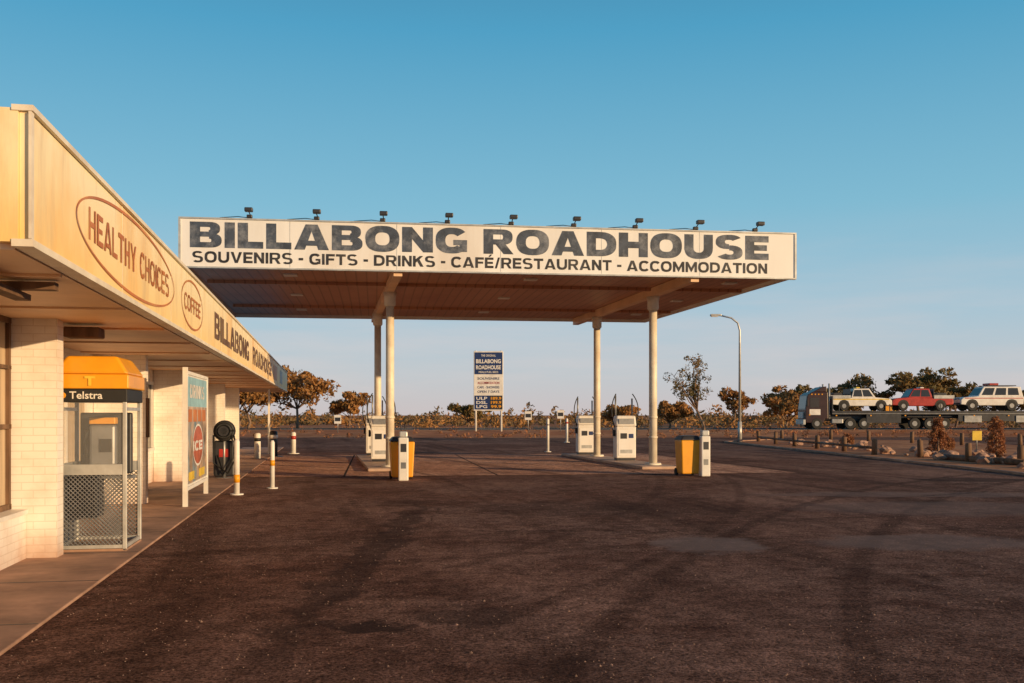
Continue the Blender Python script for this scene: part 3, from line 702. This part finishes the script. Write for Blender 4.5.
V=[];F=[]
for i in range(600):
    y=rg.uniform(68,104); x=rg.uniform(-.6,.6)*y
    if 83<y<97: continue
    if abs(x-24)<7 and y<70: continue
    leaves(V,F,(x,y,.12 if not 76<y<104 else .3),.35,.35,.2,16,.11,rg)
mesh("dry_grass_tufts",V,F,leafC)

# ------------------------------------------------------------------ vehicles on the trailer
def wheel_set(e,xs,half,r,name="wheel",z=None):
    z=r if z is None else z; t=[];h=[]
    for x in xs:
        for s in (-1,1):
            t.append(([(x,s*(half-.24),z),(x,s*(half-.03),z),(x,s*half,z)],[r,r,r*.88])); h.append(([(x,s*(half-.1),z),(x,s*(half+.012),z)],[r*.5,r*.45]))
    tubes(name+"_tyre",t,tyre,e,18); tubes(name+"_hub",h,grey,e,12)
def profile(name,pts,half,mat,e,bev=.05):
    n=len(pts); V=[(x,-half,z) for x,z in pts]+[(x,half,z) for x,z in pts]
    F=[tuple(range(n)),tuple(range(n,2*n))[::-1]]+[((i+1)%n,i,n+i,n+(i+1)%n) for i in range(n)]
    o=mesh(name,V,F,mat,e,bev=bev); fix_normals(o); return o
def cabin(e,b,t,half,mat,z0,z1,nw=2):
    ht=half*.84
    V=[(b[0],-half,z0),(b[1],-half,z0),(b[1],half,z0),(b[0],half,z0),(t[0],-ht,z1),(t[1],-ht,z1),(t[1],ht,z1),(t[0],ht,z1)]
    mesh("cabin",V,BF,mat,e,bev=.04)
    V=[Vector(v) for v in V]; q=[];f=[]
    def pane(a,b_,c,d,s0,s1,u0=.14,u1=.86):
        nm=(b_-a).cross(d-a).normalized()*.012; o=len(q)
        for s,u in ((s0,u0),(s1,u0),(s1,u1),(s0,u1)):
            lo=a.lerp(b_,s); hi=d.lerp(c,s); q.append(lo.lerp(hi,u)+nm)
        f.append((o,o+1,o+2,o+3))
    for k in range(nw):
        s0=.06+k*.9/nw; s1=s0+.9/nw-.05
        pane(V[0],V[1],V[5],V[4],s0,s1); pane(V[2],V[3],V[7],V[6],s0,s1)
    pane(V[1],V[2],V[6],V[5],.06,.94); pane(V[3],V[0],V[4],V[7],.06,.94)
    mesh("windows",q,f,glassd,e)
def arches(e,xs,half,r,z):
    V=[];F=[]
    for x in xs:
        for s in (-1,1):
            o=len(V); y=s*(half+.004)
            V.append((x,y,z)); V+=[(x+r*math.cos(a*math.pi/10),y,z+r*math.sin(a*math.pi/10)) for a in range(11)]
            F+=[(o,o+1+i,o+2+i) for i in range(10)]
    mesh("wheel_arch",V,F,black,e)
def ute(x,y,z,paint,stripe=None,tray='open',rz=0,name="utility_truck"):
    e=empty(name,(x,y,z),rz); e.scale=(1.08,1.08,1.14)
    profile("body",[(-2.5,.5),(-2.5,.98),(-.6,1.0),(1.0,1.05),(2.25,.95),(2.45,.8),(2.45,.45),(1.95,.42),(1.8,.75),(1.3,.75),(1.1,.38),(-1.0,.38),(-1.15,.75),(-1.75,.75),(-1.9,.45)],.88,paint,e)
    arches(e,(-1.45,1.55),.885,.46,.4)
    cabin(e,(-.85,1.15),(-.6,.65),.86,paint,1.0,1.72)
    if tray=='canopy': cabin(e,(-2.45,-.9),(-2.4,-.9),.86,paint,1.0,1.68,1)
    else:
        boxes("tray_side",[(-2.52,-.92,-.93,-.89,.95,1.2),(-2.52,-.92,.89,.93,.95,1.2),(-2.56,-2.52,-.93,.93,.95,1.2)],lgrey,e)
        boxes("headboard",[(-.95,-.91,-.85,.85,1.25,1.7)],darkm,e)
        boxes("tray_load",[(-2.2,-1.4,-.5,.3,1.0,1.4),(-1.3,-1.,-.6,.5,1.0,1.3)],darkm,e,.03)
    if stripe: boxes("stripe",[(-2.3,2.2,-.893,-.882,.86,.93)],stripe,e); box("roof_beacon",-.3,.0,-.4,.4,1.74,1.84,stripe,e,.03)
    boxes("bull_bar",[(2.46,2.54,-.8,.8,.5,.6),(2.46,2.54,-.8,.8,.85,.92),(2.46,2.54,-.4,-.34,.6,.85),(2.46,2.54,.34,.4,.6,.85)],darkm,e)
    boxes("headlight",[(2.4,2.47,-.78,-.5,.68,.82),(2.4,2.47,.5,.78,.68,.82)],white,e)
    boxes("tail_light",[(-2.53,-2.49,-.86,-.74,.6,.85),(-2.53,-2.49,.74,.86,.6,.85)],red,e)
    wheel_set(e,(-1.45,1.55),.9,.38)
    return e
def wagon(x,y,z,paint,stripe,rz=0):
    e=empty("four_wheel_drive",(x,y,z),rz); e.scale=(1.15,1.1,1.15)
    profile("body",[(-2.35,.5),(-2.4,1.1),(1.05,1.12),(2.2,1.02),(2.4,.85),(2.4,.5),(1.95,.45),(1.8,.8),(1.3,.8),(1.1,.42),(-1.0,.42),(-1.15,.8),(-1.75,.8),(-1.9,.5)],.92,paint,e)
    arches(e,(-1.45,1.55),.925,.48,.42)
    cabin(e,(-2.35,1.1),(-2.2,.6),.9,paint,1.1,1.85,3)
    box("side_stripe",-2.3,2.1,-.935,-.922,.92,1.0,stripe,e)
    boxes("side_stripe",[(-2.3,2.1,.922,.935,.94,1.0)],stripe,e)
    boxes("roof_rack",[(-1.9,.3,-.7,-.66,1.9,1.96),(-1.9,.3,.66,.7,1.9,1.96)]+[(-1.9+i*.55,-1.86+i*.55,-.66,.66,1.9,1.94) for i in range(5)],darkm,e)
    box("roof_beacon",-.6,.1,-.6,.6,1.965,2.12,red,e,.03)
    boxes("headlight",[(2.36,2.42,-.8,-.5,.7,.88),(2.36,2.42,.5,.8,.7,.88)],white,e)
    boxes("bull_bar",[(2.43,2.5,-.8,.8,.5,.62),(2.43,2.5,-.7,.7,.9,.97)],darkm,e)
    tubes("spare_wheel",[([(-2.5,0,1.0),(-2.42,0,1.0)],.36)],tyre,e,18)
    wheel_set(e,(-1.45,1.55),.94,.4)
TY=88.; TZ=.356; X0=27.9
tr=empty("car_transport_trailer",(X0,TY,TZ))
box("deck",0,34,-1.25,1.25,1.3,1.6,darkm,tr,.02)
boxes("chassis_rail",[(0,34,-.5,-.35,.95,1.299),(0,34,.35,.5,.95,1.299)],darkm,tr)
boxes("side_tie_rail",[(0,34,-1.3,-1.252,1.33,1.37)],grey,tr)
ax=(7.2,8.5,9.8,20,21.3,22.6,23.9)
wheel_set(tr,ax,1.24,.5)
boxes("mudguard",[(x-.6,x+.6,-1.24,-.8,1.1,1.13) for x in ax],darkm,tr)
boxes("side_skirt",[(3.,6.,-1.22,-1.18,.55,1.29),(11,19,-1.22,-1.18,.7,1.29)],darkm,tr,.01)
boxes("tool_box",[(11.5,13.,-1.3,-1.221,.6,1.2),(16,17.2,-1.3,-1.221,.6,1.2)],grey,tr,.02)
boxes("front_headboard",[(0,.1,-1.2,1.2,1.6,2.9)],darkm,tr)
boxes("stake",[(x,x+.07,-1.24,-1.17,1.6,2.2) for x in (.6,5.,9.4,17.2,24)],darkm,tr)
boxes("marker_light",[(.3+i*3,.42+i*3,-1.31,-1.301,1.15,1.25) for i in range(11)],orange,tr)
boxes("lashing_strap",[(x,x+.06,-1.25,1.25,1.602,1.64) for x in (1.,3.5,5.5,8,10,13,16)],yellow,tr)
D=TZ+1.6
ute(30.6,TY,D,white,yellow,'open',0)
ute(35.9,TY,D,red,white,'open',math.pi)
wagon(42.0,TY,D,white,red,math.pi)
ute(48.5,TY,D,white,orange,'canopy',0)
wagon(55,TY,D,M("silver_paint",(.4,.4,.42),.35,.3),blue,0)
cr=empty("crate_stack",(33.1,TY,D)); boxes("crate",[(-.3,.3,-.6,.4,.002,.6),(-.25,.2,-.4,.2,.602,.95)],orange,cr,.02)
pm=empty("prime_mover_truck",(25.6,TY,TZ))
box("chassis",.4,5.6,-.45,.45,.72,.94,darkm,pm)
dkcab=M("dark_cab_paint",(.05,.022,.02),.35)
profile("cab",[(.0,.55),(.0,1.7),(.18,3.0),(.6,3.25),(1.95,3.25),(2.0,.9),(1.7,.9),(1.6,.55)],1.18,dkcab,pm,.06)
profile("air_deflector",[(.7,3.26),(1.9,3.26),(1.9,3.75),(1.5,3.7)],1.0,dkcab,pm,.04)
boxes("side_window",[(.4,1.2,-1.195,-1.182,1.9,2.75),(.4,1.2,1.182,1.195,1.9,2.75)],glassd,pm)
mesh("windscreen",[(-.0,-1.05,1.8),(-.0,1.05,1.8),(.15,1.05,2.9),(.15,-1.05,2.9)],[(0,3,2,1)],glassd,pm)
boxes("bumper",[(-.2,-.002,-1.15,1.15,.4,.85),(-.12,-.002,-.7,.7,.95,1.5)],lgrey,pm,.02)
boxes("headlight",[(-.22,-.201,-1.,-.7,.55,.72),(-.22,-.201,.7,1.,.55,.72)],white,pm)
boxes("cab_marker_light",[(.5+i*.3,.6+i*.3,-1.2,-1.181,3.0,3.1) for i in range(4)]+[(.3,.42,-1.2,-1.181,1.2,1.32)],orange,pm)
boxes("door_panel",[(.35,1.3,-1.19,-1.181,1.25,1.75)],white,pm)
boxes("fuel_tank",[(2.3,3.3,-1.15,-.6,.5,.92)],grey,pm,.06)
tubes("exhaust_stack",[([(2.15,-.9,.9),(2.15,-.9,4.0)],.08),([(2.15,.9,.9),(2.15,.9,4.0)],.08)],lgrey,pm)
boxes("mirror",[(.05,.15,-1.5,-1.3,2.0,2.6)],black,pm,.02)
wheel_set(pm,(1.0,3.9,5.1),1.2,.5)

for x,y,h,c in ((1.3,80,1.9,white),(4.0,82,2.0,white),(-14,80,1.6,white),(8.5,74,1.,white)):
    e=empty("road_sign",(x,y,.0)); tubes("post",[([(0,0,0),(0,0,h)],.04)],grey,e,8); box("plate",-.28,.28,-.06,-.041,h-.7,h,c,e,.01); box("plate_face",-.22,.22,-.066,-.0605,h-.5,h-.2,darkm,e)

# ------------------------------------------------------------------ world, sun, camera
EL=rad(9)
u=Vector((-math.sin(TH),math.cos(TH),0)); vv=Vector((math.cos(TH),math.sin(TH),0))
ang=rad(46); s=(-u)*math.cos(ang)+vv*math.sin(ang)
s3=Vector((s.x*math.cos(EL),s.y*math.cos(EL),math.sin(EL)))
w=bpy.data.worlds.new("World"); scene.world=w; w.use_nodes=True; nt=w.node_tree
bg=nt.nodes["Background"]; sky=nt.nodes.new("ShaderNodeTexSky"); sky.sky_type='NISHITA'; sky.sun_disc=False
sky.sun_elevation=EL; sky.sun_rotation=math.atan2(s.x,s.y); sky.air_density=1.; sky.dust_density=.4; sky.ozone_density=2.5
tc=nt.nodes.new("ShaderNodeTexCoord"); sx=nt.nodes.new("ShaderNodeSeparateXYZ"); nt.links.new(tc.outputs["Generated"],sx.inputs[0])
rp=nt.nodes.new("ShaderNodeValToRGB"); cr_=rp.color_ramp; nt.links.new(sx.outputs[2],rp.inputs[0])
stops=[(0.,(.62,.56,.58)),(.04,(.56,.59,.64)),(.10,(.41,.58,.69)),(.2,(.23,.52,.68)),(.36,(.08,.37,.59)),(.55,(.03,.10,.22)),(1.,(.015,.04,.10))]
while len(cr_.elements)<len(stops): cr_.elements.new(.5)
for e_,(p,c) in zip(cr_.elements,stops): e_.position=p; e_.color=(*c,1)
K=1/.12
sc=nt.nodes.new("ShaderNodeVectorMath"); sc.operation='SCALE'; sc.inputs[3].default_value=K
cn=noise_node(nt,2.2,6,.6,coord='Generated',stretch=(1,1,9))
cm=ramp(nt,cn.outputs[0],.46,.68)
em=ramp(nt,sx.outputs[2],.0,.19,(1,1,1,1),(0,0,0,1))
cc=mix(nt,mul(nt,mul(nt,cm.outputs[0],em.outputs[0]),.7),rp.outputs[0],(.74,.64,.64))
nt.links.new(cc,sc.inputs[0])
out=mix(nt,.88,sky.outputs[0],sc.outputs[0])
nt.links.new(out,bg.inputs[0]); bg.inputs[1].default_value=.12
sd=bpy.data.lights.new("sun","SUN"); sd.energy=5.0; sd.angle=rad(.5); sd.color=(1.,.67,.34)
so=bpy.data.objects.new("sun",sd); col.objects.link(so); so.rotation_euler=s3.to_track_quat('Z','Y').to_euler(); so.location=(30,-30,20)

cd=bpy.data.cameras.new("camera"); cam=bpy.data.objects.new("camera",cd); col.objects.link(cam); scene.camera=cam
cam.location=(0,0,1.6); cam.rotation_euler=(rad(90),0,0); cd.lens=35; cd.sensor_width=36; cd.shift_y=73.5/1024; cd.clip_end=6000; cd.clip_start=.1
scene.view_settings.view_transform='Standard'; scene.view_settings.look='None'; scene.view_settings.exposure=0
